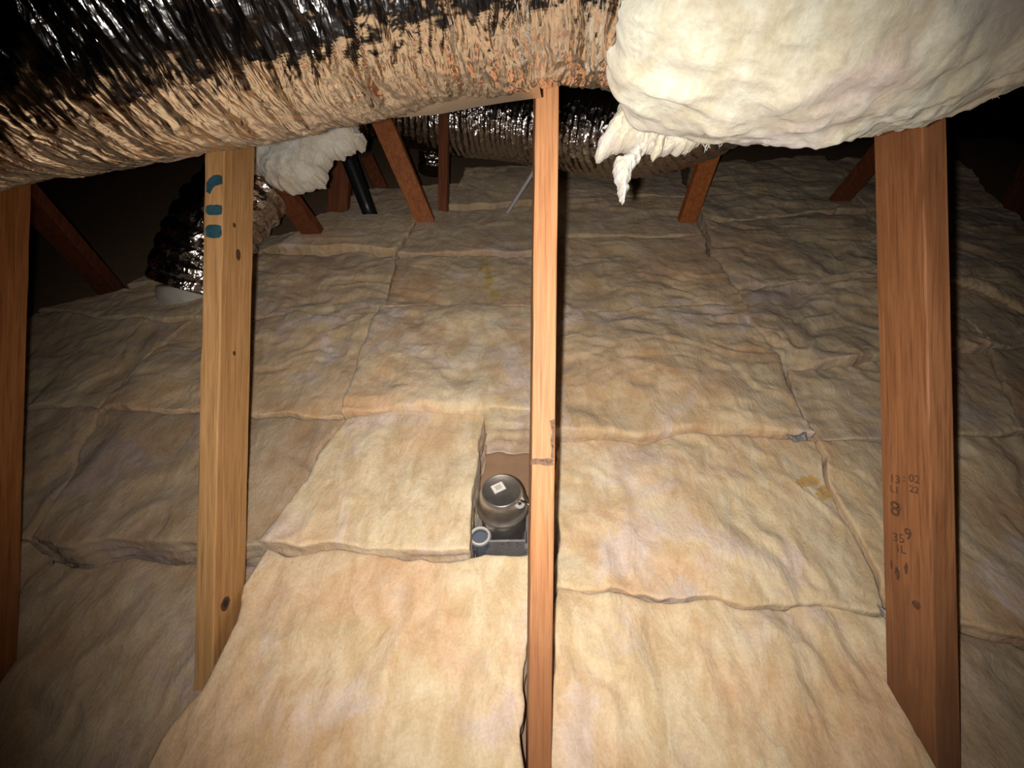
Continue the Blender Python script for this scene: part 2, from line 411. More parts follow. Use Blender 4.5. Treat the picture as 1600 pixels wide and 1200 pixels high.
bt([(412, 853), (829, 878), Wd(0.018, .3), Wd(-0.56, .3)], 'cream fibreglass batt below the recessed light, at the bottom left of the centre post', m='batt_cream', amp=0.9, rnd=0.009)
bt([(864, 921), (1388, 948), Wd(0.585, .3), Wd(0.06, .3)], 'cream fibreglass batt in the foreground between the centre post and the right post', m='batt_cream', amp=1.2, rnd=0.009, hoff=-0.004)
bt([(543, 652), (758, 642), (733, 864), (402, 848)], 'raised square tan batt just left of the recessed light', m='batt_cream', hoff=0.012, rnd=0.009, amp=0.8, wob=0.5)
bt([(866, 682), (1262, 684), (1388, 946), (864, 919)], 'tan batt right of the recessed light, behind the long straight seam', m='batt_cream', amp=1.1, bulge=0.015, rnd=0.009)
bt([(592, 480), (853, 486), (853, 652), (536, 650)], 'lumpy cream batt directly above the recessed light opening', m='batt_cream', hoff=0.016, dirv=-1, amp=1.2, wob=0.6, rnd=0.015)
bt([(853, 486), (1165, 482), (1262, 680), (853, 680)], 'orange tan batt with frayed lower edge to the right of the centre post', m='batt_tan', hoff=0.022, dirv=-1, amp=1.3, rnd=0.018, bulge=0.02)
bt([(628, 398), (853, 400), (853, 484), (592, 478)], 'dull tan batt with a yellow stain, left of the centre post', m='batt_tan', dirv=-1, rnd=0.016)
bt([(853, 374), (1095, 368), (1163, 480), (853, 484)], 'dull tan batt in the third row right of the centre post', m='batt_tan', dirv=-1, rnd=0.015)
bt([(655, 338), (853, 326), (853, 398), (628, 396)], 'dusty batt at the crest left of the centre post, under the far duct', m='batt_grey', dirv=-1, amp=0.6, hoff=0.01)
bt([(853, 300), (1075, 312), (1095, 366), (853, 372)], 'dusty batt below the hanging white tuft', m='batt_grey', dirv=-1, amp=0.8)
bt([(60, 850), (408, 855), Wd(-.57, .3), Wd(-1.05, .3)], 'dim mauve grey batt filling the bottom left corner', m='batt_dim', amp=1.0, hoff=-0.06, rnd=0.016)
bt([(170, 640), (541, 651), (402, 849), (45, 845)], 'dim brown batt crossing behind the foot of the blue marked post', m='batt_dim', amp=1.0, dirv=1)
bt([(295, 500), (590, 486), (538, 648), (150, 640)], 'soft dusty tan batt beside the blue marked post, second from the front left', m='batt_tan', dirv=-1, amp=1.2)
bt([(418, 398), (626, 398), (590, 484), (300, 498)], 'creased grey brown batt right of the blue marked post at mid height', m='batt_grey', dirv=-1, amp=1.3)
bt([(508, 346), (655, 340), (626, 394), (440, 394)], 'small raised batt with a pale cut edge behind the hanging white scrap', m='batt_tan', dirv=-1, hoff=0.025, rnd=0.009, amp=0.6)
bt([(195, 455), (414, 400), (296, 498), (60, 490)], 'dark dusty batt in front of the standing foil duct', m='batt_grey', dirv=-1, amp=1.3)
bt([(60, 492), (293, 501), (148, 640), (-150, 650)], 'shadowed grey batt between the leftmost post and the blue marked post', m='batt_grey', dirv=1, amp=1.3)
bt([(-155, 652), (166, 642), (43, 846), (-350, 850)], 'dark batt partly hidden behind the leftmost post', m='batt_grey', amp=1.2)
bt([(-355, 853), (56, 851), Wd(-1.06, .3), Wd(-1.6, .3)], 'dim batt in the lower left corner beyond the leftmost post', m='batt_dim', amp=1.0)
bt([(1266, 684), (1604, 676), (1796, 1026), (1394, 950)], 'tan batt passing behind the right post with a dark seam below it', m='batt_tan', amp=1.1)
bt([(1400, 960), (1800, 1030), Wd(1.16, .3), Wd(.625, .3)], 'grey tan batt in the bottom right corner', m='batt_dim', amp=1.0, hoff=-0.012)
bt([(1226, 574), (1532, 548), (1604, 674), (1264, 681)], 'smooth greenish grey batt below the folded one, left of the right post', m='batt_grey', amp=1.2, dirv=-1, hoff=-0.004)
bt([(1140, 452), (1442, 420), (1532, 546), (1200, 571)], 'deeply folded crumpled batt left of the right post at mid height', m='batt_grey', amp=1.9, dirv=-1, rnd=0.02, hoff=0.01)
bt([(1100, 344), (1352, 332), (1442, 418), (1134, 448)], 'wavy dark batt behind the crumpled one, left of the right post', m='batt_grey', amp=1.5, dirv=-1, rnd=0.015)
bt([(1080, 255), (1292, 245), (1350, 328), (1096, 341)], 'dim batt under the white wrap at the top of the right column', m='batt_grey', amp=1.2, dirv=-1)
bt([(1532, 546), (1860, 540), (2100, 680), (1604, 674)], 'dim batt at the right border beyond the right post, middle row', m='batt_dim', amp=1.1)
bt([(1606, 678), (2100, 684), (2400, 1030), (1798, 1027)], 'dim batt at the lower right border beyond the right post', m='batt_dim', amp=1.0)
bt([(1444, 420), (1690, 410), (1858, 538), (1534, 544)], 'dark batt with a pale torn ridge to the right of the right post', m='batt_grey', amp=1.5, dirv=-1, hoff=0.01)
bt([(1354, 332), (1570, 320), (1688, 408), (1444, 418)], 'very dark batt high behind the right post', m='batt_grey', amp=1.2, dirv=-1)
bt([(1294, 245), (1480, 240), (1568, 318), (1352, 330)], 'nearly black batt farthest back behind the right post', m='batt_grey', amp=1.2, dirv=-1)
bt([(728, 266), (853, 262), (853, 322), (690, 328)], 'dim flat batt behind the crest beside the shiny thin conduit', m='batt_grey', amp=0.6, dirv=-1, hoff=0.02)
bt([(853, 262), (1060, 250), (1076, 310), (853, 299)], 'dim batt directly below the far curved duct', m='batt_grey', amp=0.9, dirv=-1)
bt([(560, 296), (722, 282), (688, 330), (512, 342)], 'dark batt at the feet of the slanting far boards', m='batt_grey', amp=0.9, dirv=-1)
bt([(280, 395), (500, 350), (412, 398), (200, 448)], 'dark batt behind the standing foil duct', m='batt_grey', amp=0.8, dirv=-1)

def stain(o, pts, mat, seed=1):
    me = o.data; me.materials.append(M[mat]); n = len(me.polygons); c = np.zeros(n * 3); me.polygons.foreach_get('center', c); c = c.reshape(-1, 3) + np.array(o.location)
    X = c[:, 0] * F / c[:, 1] + 800; Yp = 600 - (c[:, 2] - CZ) * F / c[:, 1]; ins = np.zeros(n, bool)
    nz = fbm(c[:, 0] * 60, c[:, 2] * 60, 0, seed, 3)
    for (x, y, rx, ry) in pts: ins |= (((X - x) / rx) ** 2 + ((Yp - y) / ry) ** 2) < 1 + 1.3 * nz
    mi = np.zeros(n, int); mi[ins] = 1; me.polygons.foreach_set('material_index', mi.tolist())
stain(B[6], [(757, 412, 9, 12), (764, 436, 7, 14), (772, 460, 9, 9)], 'batt_yellow')
stain(B[3], [(1262, 752, 16, 9), (1290, 770, 14, 10)], 'batt_ochre', 4)

# ------------------------------------------------------------------ timber
def board(name, A, Bp, wx, wy, m, label, cat='post', side=None, group=None, bow=0.0, seed=1):
    """board from centre A to centre Bp; wx along side vector, wy in depth; rounded arrises"""
    A, Bp = Vector(A), Vector(Bp); ax = (Bp - A); L = ax.length; ax.normalize()
    sd = Vector(side) if side is not None else Vector((1, 0, 0)); sd = (sd - ax * sd.dot(ax)).normalized(); dp = ax.cross(sd).normalized()
    if dp.y < 0: dp = -dp
    be = 0.0022
    hx, hy = wx / 2, wy / 2
    prof = [(-hx, -hy + be), (-hx + be * .3, -hy + be * .3), (-hx + be, -hy), (hx - be, -hy), (hx - be * .3, -hy + be * .3), (hx, -hy + be), (hx, hy - be), (hx - be, hy), (-hx + be, hy), (-hx, hy - be)]
    n = len(prof); K = max(2, int(L / 0.03)); vs = []; fs = []
    for k in range(K + 1):
        t = k / K; c = A.lerp(Bp, t) + sd * bow * math.sin(math.pi * t)
        for q, (i, j) in enumerate(prof):
            w1 = 0.0006 * float(vn(k * 0.6, q * 3.1, 0, seed)); vs.append(c + sd * (i + w1) + dp * (j + w1))
    for k in range(K):
        for a in range(n):
            a2 = (a + 1) % n; fs.append((k * n + a, k * n + a2, (k + 1) * n + a2, (k + 1) * n + a))
    fs += [tuple(range(n - 1, -1, -1)), tuple(K * n + a for a in range(n))]
    foot = A if A.z < Bp.z else Bp
    root = empty(name, foot, label, cat, group)
    o = mesh_obj('timber', vs, fs, M[m], root, smooth=False)
    # keep the timber's own origin at the foot so that its grain runs from there
    sh = Vector(o.location); o.data.transform(Matrix.Translation(sh)); o.location = (0, 0, 0)
    return root

def fd(Y): return fz(Y) - DZ + 0.002
# centre post: front face px 837..872 at y155, 825..862 at y1200, depth .67
def lineX(z, za, xa, zb_, xb): return xa + (z - za) / (zb_ - za) * (xb - xa)
def vpost(x_left_top, x_left_bot, ytop, ybot, w, d0, d1, m, label, name='wooden_post', **k):
    za, zb_ = CZ + (600 - ytop) / F * d0, CZ + (600 - ybot) / F * d0
    xa, xb = (x_left_top - 800) / F * d0 + w / 2, (x_left_bot - 800) / F * d0 + w / 2
    dm = (d0 + d1) / 2
    zlo = fd(d0) - 0.0 ; zhi = 2.62
    return board(name, (lineX(zlo, za, xa, zb_, xb), dm, zlo), (lineX(zhi, za, xa, zb_, xb), dm, zhi), w, d1 - d0, m, label, **k)
cp = vpost(837, 825, 155, 1200, 0.0325, 0.67, 0.759, 'wood_centre', 'orange upright post in the middle of the view with a dark scorch ring')
rp = vpost(1440, 1463, 180, 1170, 0.035, 0.67, 0.759, 'wood_right', 'brown upright post at the right with faded stamped digits')
lp_ = vpost(321, 307, 220, 850, 0.031, 0.78, 0.872, 'wood_left', 'yellow upright post at the left with three teal blue paint marks')
ep = vpost(-79, -97, 295, 900, 0.036, 0.74, 0.83, 'wood_edge', 'dark orange upright post cut by the left border of the photo')

# --- marks on the posts (thin paint, ink and scorch lying on the faces)
def face_pt(px, py, d): return P(px, py, d)
def patch(name, pts, m, parent, label=None, nrm=(0, -1, 0), off=0.0005):
    n = Vector(nrm) * off; mb = MB(); k = len(pts); q = [Vector(p) + n for p in pts]; b = [Vector(p) - n for p in pts]
    mb.add(q + b, [tuple(range(k))[::-1], tuple(range(k, 2 * k))] + [(i, (i + 1) % k, k + (i + 1) % k, k + i) for i in range(k)])
    o = mb.build(name, M[m], parent)
    if label: o['label'] = label
    return o
def blob(cx, cy, rx, ry, d, n=26, seed=1, pw=2.6, slant=0.0):
    out = []
    for i in range(n):
        a = 2 * math.pi * i / n; c_, s_ = math.cos(a), math.sin(a)
        r = (abs(c_) ** pw + abs(s_) ** pw) ** (-1 / pw) * (1 + 0.06 * float(vn(i * 1.3, seed)))
        X_ = c_ * r * rx; out.append(P(cx + X_, cy - s_ * r * ry + slant * X_, d))
    return out
dL = 0.7795
arc = [(322.5, 300), (322.5, 286), (327, 279), (334, 274), (341, 273), (347, 275), (347.5, 287), (341, 289), (335, 291), (331, 296), (328, 303)]
patch('paint_mark', [P(x, y, dL) for x, y in arc], 'blue', lp_, 'curved teal blue paint mark')
patch('paint_mark', blob(334.5, 328, 12.5, 8, dL, seed=4, pw=5), 'blue', lp_, 'middle teal blue paint dash')
patch('paint_mark', blob(333.5, 361.5, 12.5, 10.5, dL, seed=7, pw=4), 'blue', lp_, 'lowest teal blue paint dash')
# knots on the side face of the left post
def side_face(parent, px, py, xw, y0, y1): pass
def side_blob(xpl, yc, zc, ry, rz, n=20, seed=2, amp=0.1):
    return [(xpl, yc + math.cos(2 * math.pi * i / n) * ry * (1 + amp * float(vn(i * 1.7, seed))), zc + math.sin(2 * math.pi * i / n) * rz * (1 + amp * float(vn(i * 1.7, seed + 3)))) for i in range(n)]
def post_face_x(root_args, z, side):     # x of the left or right face at height z
    xlt, xlb, yt, yb, w, d0 = root_args
    za, zb_ = CZ + (600 - yt) / F * d0, CZ + (600 - yb) / F * d0
    x = lineX(z, za, (xlt - 800) / F * d0, zb_, (xlb - 800) / F * d0)
    return x + (w if side > 0 else 0)
LA = (321, 307, 220, 850, 0.031, 0.78); RA = (1440, 1463, 180, 1170, 0.035, 0.67); CA = (837, 825, 155, 1200, 0.0325, 0.67)
def on_side(A, side, px, py):            # ray to the side face plane -> (Y, Z)
    x = post_face_x(A, 1.4, side)
    for _ in range(3):
        d = x * F / (px - 800); z = CZ + (600 - py) / F * d; x = post_face_x(A, z, side)
    return x, d, z
for (px, py, ry, rz, mm_) in ((352, 943, .0125, .011, 'knot'), (372, 398, .007, .010, 'knot'), (366, 352, .004, .004, 'knot'), (366, 552, .004, .004, 'knot')):
    x, y, z = on_side(LA, 1, px, py)
    patch('knot', side_blob(x, y, z, ry, rz, seed=int(px)), mm_, lp_, nrm=(1, 0, 0))
    if ry > .01: patch('knot_core', side_blob(x + .0006, y, z, ry * .45, rz * .5, seed=9), 'hole', lp_, nrm=(1, 0, 0))
# centre post scorch ring and side burn
dC = 0.6696
for i_, (a, b_, c0, c1) in enumerate(((716, 727, 829, 864.5),)):
    pts = [(c0, a + 2), (c0 + 8, a), (c0 + 17, a + 1.5), (c0 + 26, a), (c1, a + 1), (c1, b_), (c0 + 25, b_ + 1), (c0 + 14, b_ - 1.5), (c0, b_ - 1)]
    patch('scorch_ring', [P(x, y, dC) for x, y in pts], 'burn', cp, 'dark scorch ring')
patch('scorch_streak', [P(x, y, dC) for x, y in ((859, 657), (866.5, 655), (866, 680), (865, 716), (860.5, 716), (862, 700), (860, 690), (862.5, 675))], 'burn', cp, 'dark scorch streak on the edge')
# right post stamped digits (on its left side face)
def stamp(txt, px, py, hpx, rot=0.0):
    cu = bpy.data.curves.new('stamp', 'FONT'); cu.body = txt; cu.size = 1.0; cu.resolution_u = 2; cu.offset = 0.012
    ob = bpy.data.objects.new('stamp', cu); COL.objects.link(ob)
    dg = bpy.context.evaluated_depsgraph_get(); me = bpy.data.meshes.new_from_object(ob.evaluated_get(dg)); COL.objects.unlink(ob); bpy.data.objects.remove(ob)
    x, y, z = on_side(RA, -1, px, py); s = hpx / F * y * 1.35
    vs = []
    for v in me.vertices:
        u, t = v.co.x * s * 1.25, v.co.y * s; cr, sr = math.cos(rot), math.sin(rot); u, t = u * cr - t * sr, u * sr + t * cr
        zz = z + t; yy = y - u     # text reads towards the front edge
        vs.append((post_face_x(RA, zz, -1) - 0.0006, yy, zz))
    fs = [tuple(p.vertices) for p in me.polygons]
    o = mesh_obj('stamped_digits', vs, fs, M['ink'], rp, smooth=False); return o
stamp('13', 1390, 752, 13); stamp(':', 1411, 752, 13); stamp('02', 1420, 752, 13); stamp('L1', 1391, 768, 11); stamp('22', 1421, 768, 11)
stamp('8', 1391, 803, 24); stamp('3', 1401, 799, 13, .2); stamp('35', 1396, 845, 14, .15); stamp('9', 1415, 842, 18, .2); stamp('1L', 1400, 861, 12, .1)
for (px, py, ry, rz) in ((1402, 895, .004, .010), (1416, 888, .003, .008), (1393, 880, .002, .008), (1432, 945, .006, .006)):
    x, y, z = on_side(RA, -1, px, py); patch('stain', side_blob(x, y, z, ry, rz, seed=int(px), amp=.5), 'ink', rp, nrm=(-1, 0, 0))

# --- far boards, each from its foot on the insulation up to the roof
def fb(a, b_, w, t, m, label, name='slanting_board', ext=1.0, side=(1, 0, 0)):
    A, Bq = P(*a), P(*b_); Bq = A + (Bq - A) * ext; A = A - (Bq - A).normalized() * 0.10
    return board(name, A, Bq, w, t, M and m, label, cat='board', side=side)
fb((660, 334, 1.95), (598, 190, 1.80), 0.075, 0.038, 'wood_back', 'bright orange slanting board behind the foil duct', ext=1.5)
fb((693, 332, 2.05), (694, 195, 2.05), 0.040, 0.06, 'wood_dark', 'narrow dark upright board beside the slanting orange one', name='upright_board', ext=1.4)
fb((528, 336, 2.05), (535, 240, 2.05), 0.085, 0.04, 'wood_dark', 'dark reddish upright board under the hanging white scrap', name='upright_board', ext=1.8)
fb((492, 366, 1.85), (430, 285, 1.6), 0.075, 0.038, 'wood_dark', 'dark red board slanting down beside the blue marked post', ext=2.0)
fb((172, 452, 1.66), (58, 325, 1.35), 0.075, 0.038, 'wood_dark', 'dim brown board slanting down at the far left', ext=1.6)
fb((1082, 318, 1.95), (1112, 232, 1.80), 0.070, 0.038, 'wood_back', 'red brown board slanting down under the white wrap', ext=1.8)
fb((1322, 300, 2.10), (1385, 225, 1.90), 0.075, 0.038, 'wood_dark', 'dark brown board slanting down left of the right post', ext=1.8)
fb((1590, 300, 2.3), (1640, 200, 2.2), 0.075, 0.038, 'wood_dark', 'almost black slanting board at the upper right border', ext=1.8)
fb((612, 330, 2.25), (570, 240, 2.35), 0.06, 0.038, 'wood_dark', 'dark crossing board low behind the bright orange one', ext=0.9)

mb = MB(); a, b_ = P(572, 318, 1.98), P(528, 205, 1.90); a2 = a - (b_ - a) * .3
mb.tube([a2, a, b_, b_ + (b_ - a) * .8], 0.030, 18)
tag(mb.build('vent_pipe', M['black_pipe'], smooth=True), 'thin black plastic pipe slanting between the far boards', 'pipe')
mb = MB(); a, b_ = P(798, 324, 2.0), P(838, 262, 1.9); pts = [a + (b_ - a) * t for t in np.linspace(-.2, 1.8, 90)]
mb.tube(pts, [0.0090 if i % 2 else 0.0078 for i in range(90)], 10)
tag(mb.build('metal_conduit', M['grey_light'], smooth=True), 'thin shiny metal conduit rising left of the centre post', 'conduit')

# ------------------------------------------------------------------ ducts
def smooth_path(pts, n):
    P_ = np.array(pts, float); k = len(P_)
    t = np.linspace(0, k - 1, n); out = np.zeros((n, 3))
    for i, tt in enumerate(t):
        a = min(int(tt), k - 2); f = tt - a
        p0, p1, p2, p3 = P_[max(a - 1, 0)], P_[a], P_[a + 1], P_[min(a + 2, k - 1)]
        out[i] = 0.5 * ((2 * p1) + (-p0 + p2) * f + (2 * p0 - 5 * p1 + 4 * p2 - p3) * f * f + (-p0 + 3 * p1 - 3 * p2 + p3) * f ** 3)
    return out
def frames(path, ref=(0, 0, 1)):
    T = np.gradient(path, axis=0); T /= np.linalg.norm(T, axis=1)[:, None]
    R = np.array(ref, float); Uv = R - (T @ R)[:, None] * T; Uv /= np.linalg.norm(Uv, axis=1)[:, None]
    return T, Uv, np.cross(T, Uv)
def sleeve(path, rfun, nth, ref=(0, 0, 1), a0=0, a1=2 * math.pi, axfun=None):
    T, Uv, Wv = frames(path, ref); L = np.concatenate([[0], np.cumsum(np.linalg.norm(np.diff(path, axis=0), axis=1))])
    full = abs(a1 - a0 - 2 * math.pi) < 1e-6
    th = np.linspace(a0, a1, nth, endpoint=not full)
    s, t = np.meshgrid(L, th, indexing='ij'); r = rfun(s, t)
    V3 = path[:, None, :] + r[..., None] * (np.cos(t)[..., None] * Uv[:, None, :] + np.sin(t)[..., None] * Wv[:, None, :])
    if axfun is not None: V3 = V3 + axfun(s, t)[..., None] * T[:, None, :]
    return V3.reshape(-1, 3), grid_faces(len(path), nth, wrap_v=full), L

def cyc(t): return np.cos(t), np.sin(t)
# axis of the main duct: X, Y, height above the lens
AX = [(-1.75, .66, .27), (-1.25, .62, .335), (-.667, .56, .41), (-.32, .53, .455), (.03, .492, .497), (.24, .462, .470), (.456, .455, .490), (.63, .455, .515), (1.1, .455, .55), (1.7, .46, .58)]
axp = smooth_path([(x, y, CZ + z) for x, y, z in AX], 2400)
iw = int(np.argmin(np.abs(axp[:, 0] - 0.225)))

def foil_r(s, t):
    c, q = cyc(t)
    warp = 0.012 * fbm(s * 9, c * 2.2, q * 2.2, 11, 3) + 0.005 * fbm(s * 30, c * 5, q * 5, 12, 2)
    u = s + warp
    r = 0.166 + 0.006 * fbm(s * 5, c * 1.6, q * 1.6, 3, 2)
    pl = fbm(u * 26, c * 0.8, q * 0.8, 21, 2)
    r = r + 0.0062 * (0.45 - np.abs(pl) * 1.9)                        # gathered pleats
    mk = np.clip(0.25 + 1.0 * np.clip(c + 1.0, 0, 1) + 1.2 * fbm(s * 5, c * 3, q * 3, 57, 2), 0.1, 1.3)
    pl2 = fbm(u * 95, c * 1.5, q * 1.5, 25, 2)
    r = r + 0.0017 * (0.5 - np.abs(pl2) * 2) + mk * (0.0034 * fbm(s * 30, c * 5, q * 5, 51, 2) + 0.0011 * fbm(s * 80, c * 15, q * 15, 53, 2)) - 0.016 * np.exp(-((s - 0.31) / 0.105) ** 4)
    r = r + 0.0006 * fbm(s * 110, c * 18, q * 18, 33, 2) + 0.0009 * (0.5 - np.abs(fbm(s * 50, c * 7, q * 7, 38, 2)) * 2)
    return r
duct = empty('flexible_duct', (-0.2, 0.53, CZ + 0.28), 'large foil jacketed flexible duct crossing the top with white fibreglass exposed at its right', 'duct')
pa = axp[:iw][::1]
v, f, L = sleeve(pa, foil_r, 420)
fo = mesh_obj('foil_jacket', v, f, M['foil'], duct, smooth=False); fo['label'] = 'crinkled silver foil jacket'
# smooth liner showing below the torn jacket, left of the centre post
i0, i1 = int(np.argmin(np.abs(axp[:, 0] + 0.17))), int(np.argmin(np.abs(axp[:, 0] - 0.026)))
pl_ = axp[i0:i1:6].copy(); pl_[:, 1] += 0.032; pl_[:, 2] -= 0.006
def liner_r(s, t):
    c, q = cyc(t); e = np.minimum(s / 0.05, 1)
    return 0.147 + 0.006 * e + 0.002 * fbm(s * 8, c * 3, q * 3, 61, 2)
v, f, _ = sleeve(pl_, liner_r, 120)
o = mesh_obj('liner', v, f, M['foil_dull'], duct); o['label'] = 'smooth dull underside of the duct'

# exposed white fibreglass
iv = int(np.argmin(np.abs(axp[:, 0] - 0.150)))
wp = axp[iv::2]
L0 = None
def wrap_r(s, t):
    c, q = cyc(t)
    r = 0.186 + 0.010 * fbm(s * 4, c * 1.5, q * 1.5, 71, 3)
    cr = fbm(s * 7 + 1.5 * c, c * 5 + s * 6, q * 5, 75, 3)
    r = r + 0.0045 * (0.5 - np.sqrt(cr * cr + .004) * 1.9) + 0.0020 * fbm(s * 35, c * 9, q * 9, 77, 3) + 0.0014 * fbm(s * 110, c * 24, q * 24, 79, 3)
    bot = np.clip(-c, 0, 1) ** 2
    r = r + bot * 0.040 * np.exp(-((s - 0.15) / 0.13) ** 2) + 0.012 * bot * np.exp(-((s - 0.27) / 0.05) ** 2)
    rag = fbm(s * 40, c * 10, q * 10, 81, 3); r = r + 0.011 * bot * np.clip(rag, -.2, 1)
    e = np.clip(s / 0.035, 0, 1); r = r - 0.045 * (1 - np.sqrt(np.clip(1 - (1 - e) ** 2, 0, 1)))
    return r
def wrap_ax(s, t):
    c, q = cyc(t); e = np.clip(1 - s / 0.08, 0, 1)
    bot = np.clip(-c, 0, 1) ** 3
    return np.clip(1 - s / 0.12, 0, 1) * 0.075 * np.clip((c + 0.93) / 0.42, 0, 1.5) + e * (0.014 * fbm(c * 6, q * 6, 1.0, 91, 3) - 0.016 * bot)
v, f, _ = sleeve(wp, wrap_r, 300, axfun=wrap_ax)
o = mesh_obj('fibreglass_wrap', v, f, M['white'], duct); o['label'] = 'thick white fibreglass wrap laid bare at the right end'

# hanging tufts and loose fibres of the wrap
def wisp(mb, pts, rad, seed, n=9, K=26, flat=0.55):
    path = smooth_path(pts, K); Rr = np.interp(np.linspace(0, 1, K), np.linspace(0, 1, len(rad)), rad)
    T, Uv, Wv = frames(path, (0.1, 1, 0.1)); vs = []
    for k in range(K):
        for a in range(n):
            an = 2 * math.pi * a / n; q = 1 + 0.45 * float(vn(k * 9.0 / K, math.cos(an) * 1.2, math.sin(an) * 1.2 + seed, seed)) + 0.18 * float(vn(k * 24.0 / K, math.cos(an) * 3, math.sin(an) * 3 + seed, seed + 5))
            vs.append(path[k] + Rr[k] * q * (math.cos(an) * Uv[k] * flat + math.sin(an) * Wv[k]))
    mb.add(vs, grid_faces(K, n, wrap_v=True) + [tuple(range(n)), tuple((K - 1) * n + a for a in range(n))])
dW = 0.585
mb = MB(); random.seed(5)
for i in range(70):
    px = random.uniform(940, 1560)
    ys = np.interp(px, [940, 960, 1090, 1240, 1330, 1370, 1480, 1600], [195, 212, 228, 205, 180, 172, 150, 145])
    d = .60; a = P(px, ys - random.uniform(2, 10), d); l = random.uniform(4, 14); dx = random.uniform(-10, 10)
    wisp(mb, [a, a.lerp(P(px + dx, ys + l * .4, d + .01), .6), P(px + dx * 1.4, ys + l, d + random.uniform(-.01, .02))], [random.uniform(.001, .0028), .0012, .0002], i, n=5, K=6)
for (px, py, l) in ((1240, 206, 20), (1257, 204, 16), (1246, 208, 12), (1060, 226, 14)):
    wisp(mb, [P(px, py - 14, .60), P(px + 1, py, .60), P(px - 4, py + l * .6, .605), P(px - 2, py + l, .61)], [.007, .006, .003, .0004], int(px), n=9, K=14)
o = mb.build('loose_fibres', M['white_grey'], duct, smooth=True); o['kind'] = 'stuff'

# far ducts
def flex(name, pts, r, label, step=0.0032, nth=110, pitch=0.032, seed=1, ref=(0, 0, 1), m='foil_back'):
    raw = smooth_path(pts, 200); Lt = np.linalg.norm(np.diff(raw, axis=0), axis=1).sum(); path = smooth_path(pts, int(Lt / step))
    def rf(s, t):
        c, q = cyc(t); u = s + 0.004 * fbm(s * 12, c * 2, q * 2, seed, 2)
        return r + 0.010 * (np.abs(np.sin(math.pi * u / pitch)) ** 0.7 - 0.6) + 0.004 * fbm(u * 60, c * 1.5, q * 1.5, seed + 4, 2) + 0.0022 * fbm(s * 60, c * 10, q * 10, seed + 7, 3)
    v, f, _ = sleeve(path, rf, nth, ref)
    # close the ends
    n = len(path); f += [tuple(range(nth)), tuple((n - 1) * nth + a for a in range(nth))]
    return v, f
v, f = flex('d', [P(560, 60, 1.75), P(490, 150, 1.72), P(440, 215, 1.70), P(392, 290, 1.66), P(342, 350, 1.62), P(312, 410, 1.62), P(302, 450, 1.63)], 0.132, '', seed=5, ref=(1, 0, .2), pitch=0.05)
std = empty('standing_duct', P(328, 446, 1.63), 'shiny foil flexible duct dropping into the insulation behind the blue marked post', 'duct')
mesh_obj('foil_jacket', v, f, M['foil_back'], std, smooth=False)
mb = MB(); c = P(302, 456, 1.63)
mb.lathe(c, (0, -.3, 1), [(0.098, -.05), (0.103, -.048), (0.106, 0.0), (0.103, .02), (0.098, .026), (0.07, .026)], 48)
o = mb.build('collar', M['offwhite'], std, smooth=True); o['label'] = 'white collar at the foot'
v, f = flex('d', [P(560, 150, 2.25), P(680, 180, 2.25), P(790, 190, 2.18), P(880, 200, 2.05), P(970, 210, 1.90), P(1060, 190, 1.75), P(1150, 140, 1.6), P(1230, 60, 1.55)], 0.160, '', seed=15)
o = mesh_obj('curved_duct', v, f, M['foil_back'], None, smooth=False, origin=P(900, 265, 2.2)); tag(o, 'dark shiny curved flexible duct far behind the centre post', 'duct')
v, f = flex('d', [P(676, 150, 2.5), P(676, 210, 2.5), P(674, 268, 2.5)], 0.065, '', seed=25, ref=(1, 0, 0))
o = mesh_obj('short_duct', v, f, M['foil_back'], None, smooth=False); tag(o, 'short black looking duct stub between the two far boards', 'duct')

